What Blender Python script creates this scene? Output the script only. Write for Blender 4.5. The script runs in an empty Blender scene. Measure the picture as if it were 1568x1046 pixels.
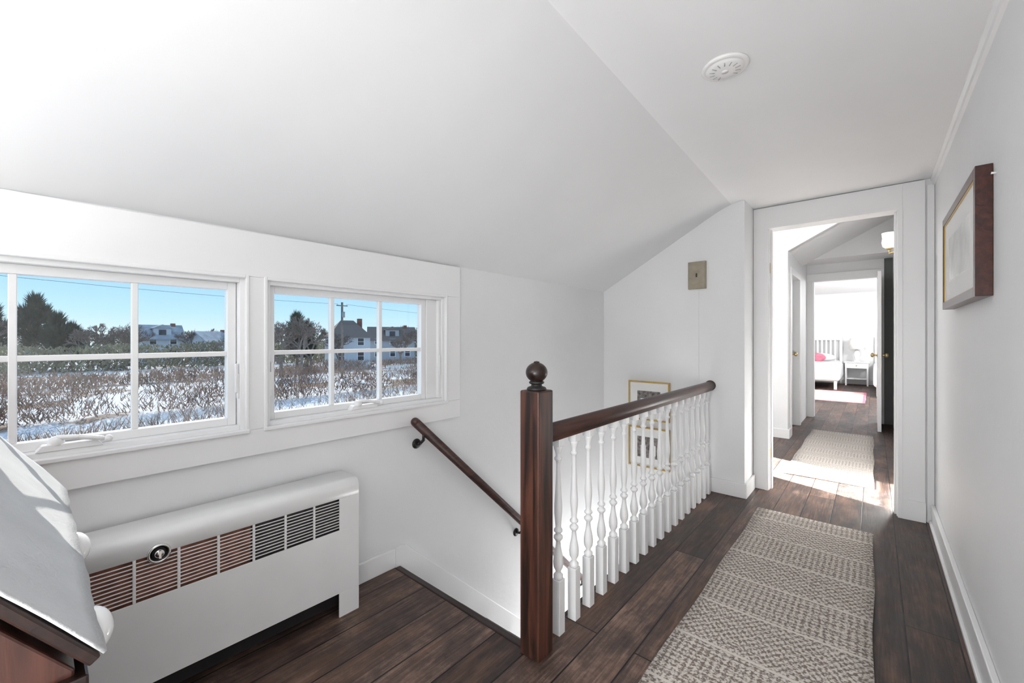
import bpy, bmesh, math, random
from mathutils import Vector, Matrix
random.seed(7)
sc = bpy.context.scene
COL = sc.collection

# ------------------------------------------------------------------ materials
def new_mat(name):
    m = bpy.data.materials.new(name); m.use_nodes = True
    nt = m.node_tree
    return m, nt, nt.nodes['Principled BSDF']

def lk(nt, a, b): nt.links.new(a, b)

def simple(name, col, rough=0.5, metal=0.0, noise=0.06, nscale=12.0, bump=0.0, bscale=60.0, spec=0.5, stretch=(1,1,1)):
    m, nt, p = new_mat(name)
    tc = nt.nodes.new('ShaderNodeTexCoord')
    mp = nt.nodes.new('ShaderNodeMapping'); mp.inputs['Scale'].default_value = stretch
    lk(nt, tc.outputs['Object'], mp.inputs['Vector'])
    n = nt.nodes.new('ShaderNodeTexNoise'); n.inputs['Scale'].default_value = nscale; n.inputs['Detail'].default_value = 5
    lk(nt, mp.outputs[0], n.inputs['Vector'])
    r = nt.nodes.new('ShaderNodeValToRGB')
    r.color_ramp.elements[0].position = 0.3; r.color_ramp.elements[1].position = 0.7
    r.color_ramp.elements[0].color = tuple(max(0, c*(1-noise)) for c in col)+(1,)
    r.color_ramp.elements[1].color = tuple(min(1, c*(1+noise)) for c in col)+(1,)
    lk(nt, n.outputs['Fac'], r.inputs['Fac']); lk(nt, r.outputs['Color'], p.inputs['Base Color'])
    p.inputs['Roughness'].default_value = rough; p.inputs['Metallic'].default_value = metal
    p.inputs['Specular IOR Level'].default_value = spec
    if bump > 0:
        n2 = nt.nodes.new('ShaderNodeTexNoise'); n2.inputs['Scale'].default_value = bscale; n2.inputs['Detail'].default_value = 6
        lk(nt, mp.outputs[0], n2.inputs['Vector'])
        b = nt.nodes.new('ShaderNodeBump'); b.inputs['Strength'].default_value = bump; b.inputs['Distance'].default_value = 0.01
        lk(nt, n2.outputs['Fac'], b.inputs['Height']); lk(nt, b.outputs[0], p.inputs['Normal'])
    return m

M_WALL = simple('wall_plaster', (0.82,0.825,0.83), 0.6, noise=0.012, nscale=3, bump=0.14, bscale=25, spec=0.3)
M_CEIL = simple('ceiling_paint_lit', (0.88,0.885,0.89), 0.6, noise=0.012, nscale=3, bump=0.08, bscale=12, spec=0.3)  # lighter than the slope: light on the flat part put into the colour
M_SLOPE = simple('slope_plaster_shaded', (0.79,0.795,0.80), 0.6, noise=0.012, nscale=3, bump=0.08, bscale=12, spec=0.3)  # darker than the flat ceiling: shade of the slope put into the colour
M_TRIM = simple('trim_paint', (0.87,0.87,0.87), 0.32, noise=0.01, nscale=5, bump=0.05, bscale=30)
M_WINP = simple('window_paint', (0.88,0.88,0.88), 0.3, noise=0.01)
M_RAD = simple('radiator_enamel', (0.87,0.87,0.865), 0.28, noise=0.02, nscale=8)
M_DARK = simple('dark_cavity', (0.012,0.010,0.010), 0.8)
M_FIN = simple('radiator_fins_dark', (0.05,0.045,0.045), 0.6, noise=0.4, nscale=30)
M_RUST = simple('radiator_fins_rusty', (0.28,0.11,0.07), 0.6, noise=0.4, nscale=30)
M_CHROME = simple('chrome', (0.75,0.75,0.75), 0.2, 1.0)
M_BRASS = simple('brass', (0.55,0.42,0.20), 0.3, 1.0)
M_BLACKM = simple('black_metal', (0.02,0.018,0.017), 0.4, 0.3)
M_THERM = simple('aged_bronze', (0.30,0.265,0.20), 0.4, 0.35, noise=0.15, nscale=20)
M_GOLD = simple('gold_frame', (0.55,0.38,0.12), 0.35, 0.7, noise=0.1)
M_MAT = simple('mat_board', (0.85,0.85,0.84), 0.7, noise=0.01)
M_CLOTH = simple('linen_cloth', (0.58,0.59,0.60), 0.9, noise=0.06, nscale=9, bump=0.3, bscale=160, spec=0.1)
M_CER = simple('white_ceramic', (0.88,0.88,0.88), 0.15, noise=0.01)
M_SHADE = simple('lamp_shade_fabric', (0.9,0.88,0.84), 0.8, noise=0.01)
M_BED = simple('white_bedding', (0.85,0.85,0.86), 0.9, noise=0.02, bump=0.3, bscale=8)
M_PINK = simple('pink_fabric', (0.70,0.20,0.28), 0.85, noise=0.25, nscale=14)
M_PINKL = simple('pink_blush_fabric', (0.8,0.6,0.6), 0.9, noise=0.1, nscale=14)
M_GREYD = simple('wall_shade_grey_green', (0.10,0.11,0.10), 0.5, noise=0.05)  # shade on the wall strip beside the bedroom door, put into the colour
M_ART = simple('art_print_grey', (0.18,0.165,0.155), 0.5, noise=0.9, nscale=40)
M_PLASTIC = simple('white_plastic', (0.84,0.84,0.83), 0.4, noise=0.01)
M_GREYL = simple('shadow_line_grey', (0.35,0.35,0.35), 0.6)

def wood(name, c0, c1, rough=0.35, axis='Z', scale=1.0, contrast=(0.3,0.75)):
    m, nt, p = new_mat(name)
    tc = nt.nodes.new('ShaderNodeTexCoord')
    mp = nt.nodes.new('ShaderNodeMapping')
    s = {'X':(2,30,30),'Y':(30,2,30),'Z':(30,30,2)}[axis]
    mp.inputs['Scale'].default_value = tuple(v*scale for v in s)
    lk(nt, tc.outputs['Object'], mp.inputs['Vector'])
    n = nt.nodes.new('ShaderNodeTexNoise'); n.inputs['Scale'].default_value = 1.6; n.inputs['Detail'].default_value = 8; n.inputs['Distortion'].default_value=0.6
    lk(nt, mp.outputs[0], n.inputs['Vector'])
    r = nt.nodes.new('ShaderNodeValToRGB')
    r.color_ramp.elements[0].position = contrast[0]; r.color_ramp.elements[1].position = contrast[1]
    r.color_ramp.elements[0].color = c0+(1,); r.color_ramp.elements[1].color = c1+(1,)
    lk(nt, n.outputs['Fac'], r.inputs['Fac']); lk(nt, r.outputs['Color'], p.inputs['Base Color'])
    p.inputs['Roughness'].default_value = rough
    b = nt.nodes.new('ShaderNodeBump'); b.inputs['Strength'].default_value = 0.15; b.inputs['Distance'].default_value = 0.005
    lk(nt, n.outputs['Fac'], b.inputs['Height']); lk(nt, b.outputs[0], p.inputs['Normal'])
    return m
M_NEWEL = wood('newel_walnut', (0.012,0.006,0.0045), (0.115,0.040,0.023), 0.45, 'Z', 0.8, (0.36,0.72))
M_RAIL = wood('rail_walnut', (0.020,0.009,0.007), (0.090,0.036,0.025), 0.4, 'Y')
M_DWOOD = wood('dark_mahogany', (0.008,0.004,0.003), (0.03,0.012,0.008), 0.3, 'X')
M_RWOOD = wood('reddish_wood', (0.035,0.013,0.009), (0.09,0.032,0.021), 0.35, 'Z')
M_FRAMEW = wood('frame_mahogany', (0.025,0.007,0.005), (0.09,0.024,0.016), 0.3, 'Y')

def math_node(nt, op, a, b=None, c=None):
    n = nt.nodes.new('ShaderNodeMath'); n.operation = op
    for i, v in enumerate((a,b,c)):
        if v is None: continue
        if isinstance(v, (int,float)): n.inputs[i].default_value = v
        else: lk(nt, v, n.inputs[i])
    return n.outputs[0]
F = math_node

def floor_mat():
    m, nt, p = new_mat('dark_plank_floor')
    PW=0.158
    tc = nt.nodes.new('ShaderNodeTexCoord')
    sx = nt.nodes.new('ShaderNodeSeparateXYZ'); lk(nt, tc.outputs['Object'], sx.inputs[0])
    cx = nt.nodes.new('ShaderNodeCombineXYZ'); lk(nt, sx.outputs['Y'], cx.inputs['X']); lk(nt, F(nt,'ADD',sx.outputs['X'],0.06), cx.inputs['Y'])
    br = nt.nodes.new('ShaderNodeTexBrick'); lk(nt, cx.outputs[0], br.inputs['Vector'])
    br.inputs['Scale'].default_value = 1.0
    br.inputs['Brick Width'].default_value = 2.4; br.inputs['Row Height'].default_value = PW
    br.inputs['Mortar Size'].default_value = 0.0032; br.inputs['Mortar Smooth'].default_value = 0.2
    br.offset = 0.37
    br.inputs['Color1'].default_value = (0.0,0,0,1); br.inputs['Color2'].default_value = (1,1,1,1); br.inputs['Mortar'].default_value = (0.5,0.5,0.5,1)
    pl = F(nt,'MULTIPLY', F(nt,'FLOOR', F(nt,'DIVIDE', F(nt,'ADD',sx.outputs['X'],0.06), PW)), 3.71)
    cv = nt.nodes.new('ShaderNodeCombineXYZ')
    lk(nt, F(nt,'MULTIPLY', sx.outputs['X'], 20.0), cv.inputs['X']); lk(nt, F(nt,'ADD', F(nt,'MULTIPLY', sx.outputs['Y'], 1.6), pl), cv.inputs['Y']); lk(nt, pl, cv.inputs['Z'])
    n = nt.nodes.new('ShaderNodeTexNoise'); n.inputs['Scale'].default_value = 1.5; n.inputs['Detail'].default_value = 9; n.inputs['Roughness'].default_value=0.7; n.inputs['Distortion'].default_value=1.4
    lk(nt, cv.outputs[0], n.inputs['Vector'])
    cf = nt.nodes.new('ShaderNodeCombineXYZ')
    lk(nt, F(nt,'MULTIPLY', sx.outputs['X'], 130.0), cf.inputs['X']); lk(nt, F(nt,'ADD', F(nt,'MULTIPLY', sx.outputs['Y'], 6), pl), cf.inputs['Y'])
    nf = nt.nodes.new('ShaderNodeTexNoise'); nf.inputs['Scale'].default_value = 1.0; nf.inputs['Detail'].default_value = 4
    lk(nt, cf.outputs[0], nf.inputs['Vector'])
    n2 = nt.nodes.new('ShaderNodeTexNoise'); n2.inputs['Scale'].default_value = 5.0; n2.inputs['Detail'].default_value = 12; n2.inputs['Roughness'].default_value=0.78
    lk(nt, tc.outputs['Object'], n2.inputs['Vector'])
    v = F(nt,'MULTIPLY', n.outputs['Fac'], 0.62)
    v = F(nt,'ADD', v, F(nt,'MULTIPLY', n2.outputs['Fac'], 1.0))
    v = F(nt,'ADD', v, F(nt,'MULTIPLY', nf.outputs['Fac'], 0.38))
    v = F(nt,'ADD', v, F(nt,'MULTIPLY', br.outputs['Color'], 0.24))
    v = F(nt,'SUBTRACT', v, 0.615)
    r = nt.nodes.new('ShaderNodeValToRGB')
    e = r.color_ramp.elements
    e[0].position = 0.26; e[0].color = (0.016,0.012,0.0105,1)
    e[1].position = 0.88; e[1].color = (0.32,0.21,0.16,1)
    k = e.new(0.45); k.color = (0.043,0.028,0.024,1)
    k = e.new(0.60); k.color = (0.098,0.062,0.049,1)
    lk(nt, v, r.inputs['Fac'])
    cw = nt.nodes.new('ShaderNodeCombineXYZ')
    lk(nt, F(nt,'MULTIPLY', sx.outputs['X'], 5.0), cw.inputs['X']); lk(nt, F(nt,'ADD', F(nt,'MULTIPLY', sx.outputs['Y'], 1.1), pl), cw.inputs['Y'])
    nw = nt.nodes.new('ShaderNodeTexNoise'); nw.inputs['Scale'].default_value = 1.3; nw.inputs['Detail'].default_value = 6; nw.inputs['Roughness'].default_value=0.65
    lk(nt, cw.outputs[0], nw.inputs['Vector'])
    wr = nt.nodes.new('ShaderNodeMapRange'); wr.inputs[1].default_value=0.50; wr.inputs[2].default_value=0.66
    lk(nt, nw.outputs['Fac'], wr.inputs[0])
    wf = F(nt,'MULTIPLY', wr.outputs[0], F(nt,'MULTIPLY', nf.outputs['Fac'], 1.0))
    mw_ = nt.nodes.new('ShaderNodeMix'); mw_.data_type='RGBA'
    lk(nt, wf, mw_.inputs[0]); lk(nt, r.outputs['Color'], mw_.inputs[6]); mw_.inputs[7].default_value=(0.20,0.105,0.065,1)
    mx = nt.nodes.new('ShaderNodeMix'); mx.data_type='RGBA'
    lk(nt, br.outputs['Fac'], mx.inputs[0]); lk(nt, mw_.outputs[2], mx.inputs[6]); mx.inputs[7].default_value=(0.004,0.003,0.003,1)
    lk(nt, mx.outputs[2], p.inputs['Base Color'])
    rr = nt.nodes.new('ShaderNodeMapRange'); rr.inputs[1].default_value=0.3; rr.inputs[2].default_value=0.7; rr.inputs[3].default_value=0.36; rr.inputs[4].default_value=0.66
    lk(nt, n2.outputs['Fac'], rr.inputs[0]); lk(nt, rr.outputs[0], p.inputs['Roughness'])
    p.inputs['Specular IOR Level'].default_value = 0.4
    h = F(nt,'SUBTRACT', F(nt,'ADD', n.outputs['Fac'], F(nt,'MULTIPLY', nf.outputs['Fac'], 0.4)), F(nt,'MULTIPLY', br.outputs['Fac'], 3.0))
    b = nt.nodes.new('ShaderNodeBump'); b.inputs['Strength'].default_value = 0.45; b.inputs['Distance'].default_value = 0.004
    lk(nt, h, b.inputs['Height']); lk(nt, b.outputs[0], p.inputs['Normal'])
    return m
M_FLOOR = floor_mat()

def runner_mat(name, dark, light, period=0.29):
    m, nt, p = new_mat(name)
    tc = nt.nodes.new('ShaderNodeTexCoord')
    sx = nt.nodes.new('ShaderNodeSeparateXYZ'); lk(nt, tc.outputs['Object'], sx.inputs[0])
    x, y = sx.outputs['X'], sx.outputs['Y']
    yb = F(nt,'DIVIDE', y, period)
    band = F(nt,'FLOOR', yb)
    fr = F(nt,'FRACT', yb)
    alt = F(nt,'MODULO', F(nt,'ABSOLUTE',band), 2.0)
    k = 2*math.pi/0.050
    A = F(nt,'MULTIPLY', F(nt,'SINE', F(nt,'MULTIPLY', F(nt,'ADD', x, y), k)), F(nt,'SINE', F(nt,'MULTIPLY', F(nt,'SUBTRACT', x, y), k)))
    k2 = 2*math.pi/0.028
    B = F(nt,'MULTIPLY', F(nt,'SINE', F(nt,'MULTIPLY', x, k2)), F(nt,'SINE', F(nt,'MULTIPLY', y, k2*0.8)))
    C = F(nt,'SINE', F(nt,'MULTIPLY', fr, 2*math.pi*5))
    n = nt.nodes.new('ShaderNodeTexNoise'); n.inputs['Scale'].default_value = 120; n.inputs['Detail'].default_value=2
    lk(nt, tc.outputs['Object'], n.inputs['Vector'])
    mixAB = F(nt,'ADD', F(nt,'MULTIPLY', A, alt), F(nt,'MULTIPLY', B, F(nt,'SUBTRACT', 1.0, alt)))
    s = F(nt,'ADD', F(nt,'ADD', F(nt,'MULTIPLY', mixAB, 0.45), F(nt,'MULTIPLY', C, 0.10)), F(nt,'MULTIPLY', F(nt,'SUBTRACT', n.outputs['Fac'], 0.5), 3.2))
    mr = nt.nodes.new('ShaderNodeMapRange'); mr.inputs[1].default_value=-0.38; mr.inputs[2].default_value=0.35
    lk(nt, s, mr.inputs[0])
    d = F(nt,'ABSOLUTE', F(nt,'SUBTRACT', fr, 0.5))
    st = F(nt,'GREATER_THAN', d, 0.478)
    fac = F(nt,'MAXIMUM', mr.outputs[0], st)
    mx = nt.nodes.new('ShaderNodeMix'); mx.data_type='RGBA'
    lk(nt, fac, mx.inputs[0]); mx.inputs[6].default_value=dark+(1,); mx.inputs[7].default_value=light+(1,)
    lk(nt, mx.outputs[2], p.inputs['Base Color'])
    p.inputs['Roughness'].default_value=0.95; p.inputs['Specular IOR Level'].default_value=0.1
    b = nt.nodes.new('ShaderNodeBump'); b.inputs['Strength'].default_value=0.4; b.inputs['Distance'].default_value=0.003
    lk(nt, fac, b.inputs['Height']); lk(nt, b.outputs[0], p.inputs['Normal'])
    return m
M_RUN = runner_mat('woven_runner', (0.235,0.190,0.165), (0.72,0.67,0.61))
M_RUN2 = runner_mat('woven_runner_pale', (0.34,0.29,0.26), (0.70,0.66,0.61), 0.2)

def glass_mat():
    m = bpy.data.materials.new('window_glass'); m.use_nodes=True; nt=m.node_tree
    nt.nodes.clear()
    o = nt.nodes.new('ShaderNodeOutputMaterial'); t = nt.nodes.new('ShaderNodeBsdfTransparent'); g = nt.nodes.new('ShaderNodeBsdfGlossy')
    g.inputs['Roughness'].default_value=0.02
    t.inputs['Color'].default_value=(0.96,0.97,0.97,1)
    mx = nt.nodes.new('ShaderNodeMixShader'); mx.inputs[0].default_value=0.03
    lk(nt,t.outputs[0],mx.inputs[1]); lk(nt,g.outputs[0],mx.inputs[2]); lk(nt,mx.outputs[0],o.inputs[0])
    return m
M_GLASS = glass_mat()

def emis(name, col, s):
    m, nt, p = new_mat(name)
    p.inputs['Base Color'].default_value = col+(1,)
    p.inputs['Emission Color'].default_value = col+(1,); p.inputs['Emission Strength'].default_value = s
    return m

# ------------------------------------------------------------------ mesh builder
class MB:
    def __init__(s, name):
        s.name=name; s.v=[]; s.f=[]; s.m=[]; s.mats=[]; s.sm=[]
    def mi(s, mat):
        if mat not in s.mats: s.mats.append(mat)
        return s.mats.index(mat)
    def add(s, vs, fs, mat, smooth=False):
        b=len(s.v); s.v += [tuple(v) for v in vs]; i=s.mi(mat)
        for f in fs: s.f.append(tuple(b+k for k in f)); s.m.append(i); s.sm.append(smooth)
    def box(s, x0,x1,y0,y1,z0,z1, mat):
        if x0>x1: x0,x1=x1,x0
        if y0>y1: y0,y1=y1,y0
        vs=[(x0,y0,z0),(x1,y0,z0),(x1,y1,z0),(x0,y1,z0),(x0,y0,z1),(x1,y0,z1),(x1,y1,z1),(x0,y1,z1)]
        s.add(vs,[(0,3,2,1),(4,5,6,7),(0,1,5,4),(1,2,6,5),(2,3,7,6),(3,0,4,7)],mat)
    def prism(s, pts, axis, a0, a1, mat, smooth=False):
        def P(p,a):
            return (a,p[0],p[1]) if axis=='X' else ((p[0],a,p[1]) if axis=='Y' else (p[0],p[1],a))
        n=len(pts)
        vs=[P(p,a0) for p in pts]+[P(p,a1) for p in pts]
        fs=[tuple(range(n)),tuple(range(2*n-1,n-1,-1))]
        b=len(s.v); s.add(vs,fs,mat,False)
        i=s.mi(mat)
        for k in range(n):
            j=(k+1)%n
            s.f.append((b+k,b+j,b+n+j,b+n+k)); s.m.append(i); s.sm.append(smooth)
    def lathe(s, prof, c, axis, mat, seg=20, smooth=True):
        ax=Vector(axis).normalized()
        u=ax.orthogonal().normalized(); w=ax.cross(u)
        c=Vector(c); vs=[]; fs=[]
        for r,h in prof:
            for k in range(seg):
                a=2*math.pi*k/seg
                vs.append(c+ax*h+(u*math.cos(a)+w*math.sin(a))*max(r,1e-4))
        for i in range(len(prof)-1):
            for k in range(seg):
                j=(k+1)%seg
                fs.append((i*seg+k,i*seg+j,(i+1)*seg+j,(i+1)*seg+k))
        fs.append(tuple(range(seg-1,-1,-1))); n=(len(prof)-1)*seg; fs.append(tuple(range(n,n+seg)))
        s.add(vs,fs,mat,smooth)
    def tube(s, p0,p1,r0,r1,mat,seg=8,smooth=True):
        p0=Vector(p0);p1=Vector(p1)
        s.lathe([(r0,0),(r1,(p1-p0).length)],p0,p1-p0,mat,seg,smooth)
    def path(s, pts, r, mat, seg=10):
        for a,b in zip(pts[:-1],pts[1:]): s.tube(a,b,r,r,mat,seg)
        for q in pts[1:-1]: s.ball(q,r,mat,8,6)
    def ball(s, c, r, mat, seg=16, rings=10, sc=(1,1,1)):
        vs=[];fs=[]
        for i in range(rings+1):
            t=math.pi*i/rings
            for k in range(seg):
                a=2*math.pi*k/seg
                rr=max(math.sin(t),1e-3)
                vs.append((c[0]+r*sc[0]*rr*math.cos(a),c[1]+r*sc[1]*rr*math.sin(a),c[2]+r*sc[2]*math.cos(t)))
        for i in range(rings):
            for k in range(seg):
                j=(k+1)%seg
                fs.append((i*seg+k,(i+1)*seg+k,(i+1)*seg+j,i*seg+j))
        s.add(vs,fs,mat,True)
    def done(s, bevel=0.0, origin=True, bseg=2, fixn=True):
        me=bpy.data.meshes.new(s.name)
        o=Vector((0,0,0))
        if origin:
            xs=[v[0] for v in s.v]; ys=[v[1] for v in s.v]; zs=[v[2] for v in s.v]
            o=Vector(((min(xs)+max(xs))/2,(min(ys)+max(ys))/2,min(zs)))
        me.from_pydata([(v[0]-o.x,v[1]-o.y,v[2]-o.z) for v in s.v],[],s.f)
        for m in s.mats: me.materials.append(m)
        for p,i,sm in zip(me.polygons,s.m,s.sm): p.material_index=i; p.use_smooth=sm
        me.update()
        if fixn:
            bm=bmesh.new(); bm.from_mesh(me); bmesh.ops.recalc_face_normals(bm,faces=bm.faces); bm.to_mesh(me); bm.free()
        ob=bpy.data.objects.new(s.name,me); ob.location=o; COL.objects.link(ob)
        if bevel>0:
            md=ob.modifiers.new('bevel','BEVEL'); md.width=bevel; md.segments=bseg; md.limit_method='ANGLE'; md.angle_limit=math.radians(50)
        return ob

# ------------------------------------------------------------------ dimensions
XW=-1.91      # window wall inner face
XR=0.30       # right wall inner face
YE=3.52       # wall at end of stairwell
YD=3.84       # doorway wall
ZC=2.24
KN=1.634
YS=1.26       # stair opening start
XO=-1.025     # stair opening edge

# ------------------------------------------------------------------ room shell
b=MB('floor')
b.box(-2.06,0.42,-2.6,YS,-0.2,0,M_FLOOR)
b.box(XO,0.42,YS,YE,-0.2,0,M_FLOOR)
b.box(-0.74,0.42,YE,3.9,-0.2,0,M_FLOOR)
b.box(-2.06,0.42,3.9,7.85,-0.2,0,M_FLOOR)
b.box(-2.6,2.6,7.85,14.3,-0.2,0,M_FLOOR)
b.done(origin=False)
b=MB('floor_downstairs'); b.box(-2.06,0.42,-0.5,4.5,-2.9,-2.7,M_FLOOR); b.done(origin=False)

W1=(-0.39,0.567); W2=(0.642,1.597); WZ=(0.835,1.442)
WA=(4.66,5.34); WAZ=(0.62,1.95)
b=MB('wall_left')
X0,X1=-2.06,XW
b.box(X0,X1,-2.6,3.9,-2.7,WZ[0],M_WALL)
b.box(X0,X1,-2.6,3.9,WZ[1],1.75,M_WALL)
b.box(X0,X1,-2.6,W1[0],WZ[0],WZ[1],M_WALL)
b.box(X0,X1,W1[1],W2[0],WZ[0],WZ[1],M_WALL)
b.box(X0,X1,W2[1],3.9,WZ[0],WZ[1],M_WALL)
b.box(X0,X1,3.9,6.1,-0.2,WAZ[0],M_WALL)
b.box(X0,X1,3.9,6.1,WAZ[1],2.95,M_WALL)
b.box(X0,X1,3.9,WA[0],WAZ[0],WAZ[1],M_WALL)
b.box(X0,X1,WA[1],6.1,WAZ[0],WAZ[1],M_WALL)
b.done(origin=False)

b=MB('wall_right')
b.box(XR,0.42,-2.6,3.96,-2.7,2.4,M_WALL)
b.box(0.20,0.42,3.96,7.85,-0.2,2.95,M_WALL)
b.done(origin=False)
b=MB('wall_back'); b.box(-2.06,0.42,-2.7,-2.6,-0.2,2.4,M_WALL); b.done(origin=False)
b=MB('wall_stair_end'); b.box(-2.06,-0.735,YE,3.96,-2.7,2.95,M_WALL); b.done(origin=False)
b=MB('wall_doorway')
b.box(-0.735,-0.64,YD,3.96,0,2.95,M_WALL); b.box(0.132,0.42,YD,3.96,0,2.95,M_WALL); b.box(-0.64,0.132,YD,3.96,2.08,2.95,M_WALL)
b.done(origin=False)
b=MB('wall_alcove')
sl=0.53
b.box(-2.06,-0.78,5.95,6.07,-0.2,2.95,M_WALL)
b.prism([(-0.78,2.25),(0.22,2.25+sl),(0.22,2.95),(-0.78,2.95)],'Y',5.95,6.07,M_WALL)
b.done(origin=False)
b=MB('wall_closet')
b.box(-0.9,-0.78,6.07,6.2,0,2.5,M_WALL); b.box(-0.9,-0.78,6.95,7.85,0,2.5,M_WALL); b.box(-0.9,-0.78,6.2,6.95,2.0,2.5,M_WALL)
b.box(-1.7,-1.6,6.07,7.85,0,2.5,M_WALL)
b.done(origin=False)
b=MB('wall_gable')
b.box(-0.9,0.42,7.3,7.85,2.32,2.95,M_WALL)
b.done(origin=False)
b=MB('wall_bedroom_door')
b.box(-2.6,-0.706,7.85,7.97,-0.2,2.6,M_WALL); b.box(0.048,0.11,7.85,7.97,-0.2,2.6,M_WALL); b.box(0.11,2.6,7.85,7.97,-0.2,2.6,M_WALL)
b.box(-0.706,0.048,7.85,7.97,2.08,2.6,M_WALL)
b.box(0.11,0.20,7.842,7.85,0,2.32,M_GREYD)  # thin panel painting shade on the wall right of the door leaf
b.done(origin=False)
b=MB('wall_bedroom')
b.box(-2.6,2.6,14.2,14.32,-0.2,2.6,M_WALL); b.box(-2.7,-2.6,7.85,14.32,-0.2,2.6,M_WALL); b.box(2.6,2.7,7.85,14.32,-0.2,2.6,M_WALL)
b.done(origin=False)
b=MB('ceiling_bedroom'); b.box(-2.7,2.7,7.85,14.32,2.4,2.6,M_CEIL); b.done(origin=False)
b=MB('ceiling_passage')
b.box(-2.06,0.42,3.9,5.97,2.85,3.0,M_CEIL)
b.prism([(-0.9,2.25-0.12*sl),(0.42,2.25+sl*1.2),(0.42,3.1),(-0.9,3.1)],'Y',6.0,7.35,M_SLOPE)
b.done(origin=False)
b=MB('ceiling')
rows=[]
ys=[-2.7,-1,0.0,1.04,1.6,2.2,2.8,3.56,3.95]
NQ=10
for y in ys:
    xr=-0.731-0.0266*y
    tilt=(ZC-KN)/(xr-XW)
    R=0.006+0.045*max(0,y-1.2)
    pr=[( -2.2, KN+(-2.2-XW)*tilt)]
    for t in range(0,NQ+1):
        q=t/NQ
        a=Vector((xr-R, ZC-R*tilt)); c=Vector((xr,ZC)); e=Vector((xr+R,ZC))
        p=a*(1-q)**2+c*2*q*(1-q)+e*q*q
        pr.append((p.x,p.y))
    pr.append((0.45,ZC))
    rows.append([(x,y,z) for x,z in pr])
n=len(rows[0]); vs=[v for r in rows for v in r]; top=[(v[0],v[1],v[2]+0.12) for v in vs]
fa=[];fb=[]
for i in range(len(rows)-1):
    for k in range(n-1):
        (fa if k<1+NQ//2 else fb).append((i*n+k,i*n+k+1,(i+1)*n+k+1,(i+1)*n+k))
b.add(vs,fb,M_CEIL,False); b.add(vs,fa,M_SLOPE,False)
b.add(top,fa+fb,M_CEIL,False)
ceil=b.done(origin=False,fixn=False)
b=MB('wall_stair_side'); b.box(XO,-0.95,YS-0.05,YE,-2.7,-0.2,M_WALL); b.done(origin=False)
b=MB('wall_stair_below'); b.box(-2.06,XO,YS-0.15,YS-0.05,-2.7,-0.2,M_WALL); b.done(origin=False)

# ------------------------------------------------------------------ trims
def trimbox(name, boxes, bevel=0.004, mat=None):
    b=MB(name)
    for q in boxes: b.box(*q, mat or M_TRIM)
    return b.done(bevel)
trimbox('baseboard_left',[(XW,XW+0.018,-2.6,1.254,0,0.10)])
trimbox('baseboard_right',[(XR-0.02,XR,-2.6,YD-0.02,0.02,0.125),(XR-0.03,XR,-2.6,YD-0.02,0,0.02)])
trimbox('baseboard_end',[(XO+0.02,-0.717,YE-0.018,YE,0,0.11),(-0.735,-0.717,YE,YD-0.02,0,0.11)])
trimbox('baseboard_alcove',[(-1.91,-0.76,5.93,5.95,0,0.11),(-0.78,-0.76,5.95,6.12,0,0.11)])
trimbox('baseboard_bedroom',[(-2.6,2.6,14.18,14.2,0,0.12)])
b=MB('trim_crown')
b.prism([(XR,ZC),(XR-0.022,ZC),(XR-0.022,ZC-0.012),(XR-0.012,ZC-0.022),(XR-0.012,ZC-0.045),(XR,ZC-0.05)],'Y',-2.6,YD,M_TRIM); b.done()
b=MB('trim_stair_skirt')
b.prism([(1.255,0.0),(1.255,0.10),(1.318,0.0985),(YE,0.0985-0.92*(YE-1.318)),(YE,-2.69),(1.255,-0.8)],'X',XW,XW+0.018,M_TRIM); b.done(0.003)
b=MB('door_frame_hall')
yf=YD-0.02
b.box(-0.733,-0.655,yf,YD,0,2.235,M_TRIM); b.box(-0.655,-0.63,yf-0.008,YD,0,2.065,M_TRIM)
b.box(0.145,0.254,yf,YD,0.13,2.235,M_TRIM); b.box(0.142,0.257,yf-0.01,YD,0,0.13,M_TRIM); b.box(0.122,0.145,yf-0.008,YD,0,2.065,M_TRIM)
b.box(-0.655,0.145,yf,YD,2.09,2.235,M_TRIM); b.box(-0.655,0.145,yf-0.008,YD,2.065,2.09,M_TRIM)
b.box(-0.639,-0.625,YD,3.96,0,2.065,M_TRIM); b.box(0.117,0.131,YD,3.96,0,2.065,M_TRIM); b.box(-0.639,0.131,YD,3.96,2.065,2.079,M_TRIM)
b.box(0.105,0.117,3.88,3.92,0,2.065,M_TRIM); b.box(-0.625,-0.613,3.88,3.92,0,2.065,M_TRIM)
b.box(-0.6255,-0.6235,3.855,3.875,1.72,1.80,M_BRASS); b.box(-0.6255,-0.6235,3.855,3.875,0.25,0.33,M_BRASS)
b.box(-0.73,-0.63,3.96,3.98,0,2.16,M_TRIM)
b.done(0.003)
trimbox('trim_corner',[(0.262,0.298,YD-0.012,YD,0,2.2)],0.003)
b=MB('door_frame_bedroom')
b.box(-0.78,-0.70,7.83,7.85,0,2.07,M_TRIM); b.box(0.04,0.11,7.83,7.85,0,2.07,M_TRIM); b.box(-0.78,0.11,7.83,7.85,2.07,2.18,M_TRIM)
b.box(-0.705,-0.69,7.85,7.97,0,2.065,M_TRIM); b.box(0.033,0.047,7.85,7.97,0,2.065,M_TRIM); b.box(-0.705,0.047,7.85,7.97,2.065,2.079,M_TRIM)
b.done(0.003)
b=MB('door_frame_closet')
b.box(-0.78,-0.765,6.12,6.2,0.0,2.0,M_TRIM); b.box(-0.78,-0.765,6.95,7.03,0,2.0,M_TRIM); b.box(-0.78,-0.765,6.12,7.03,2.0,2.08,M_TRIM)
b.done(0.003)
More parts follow.
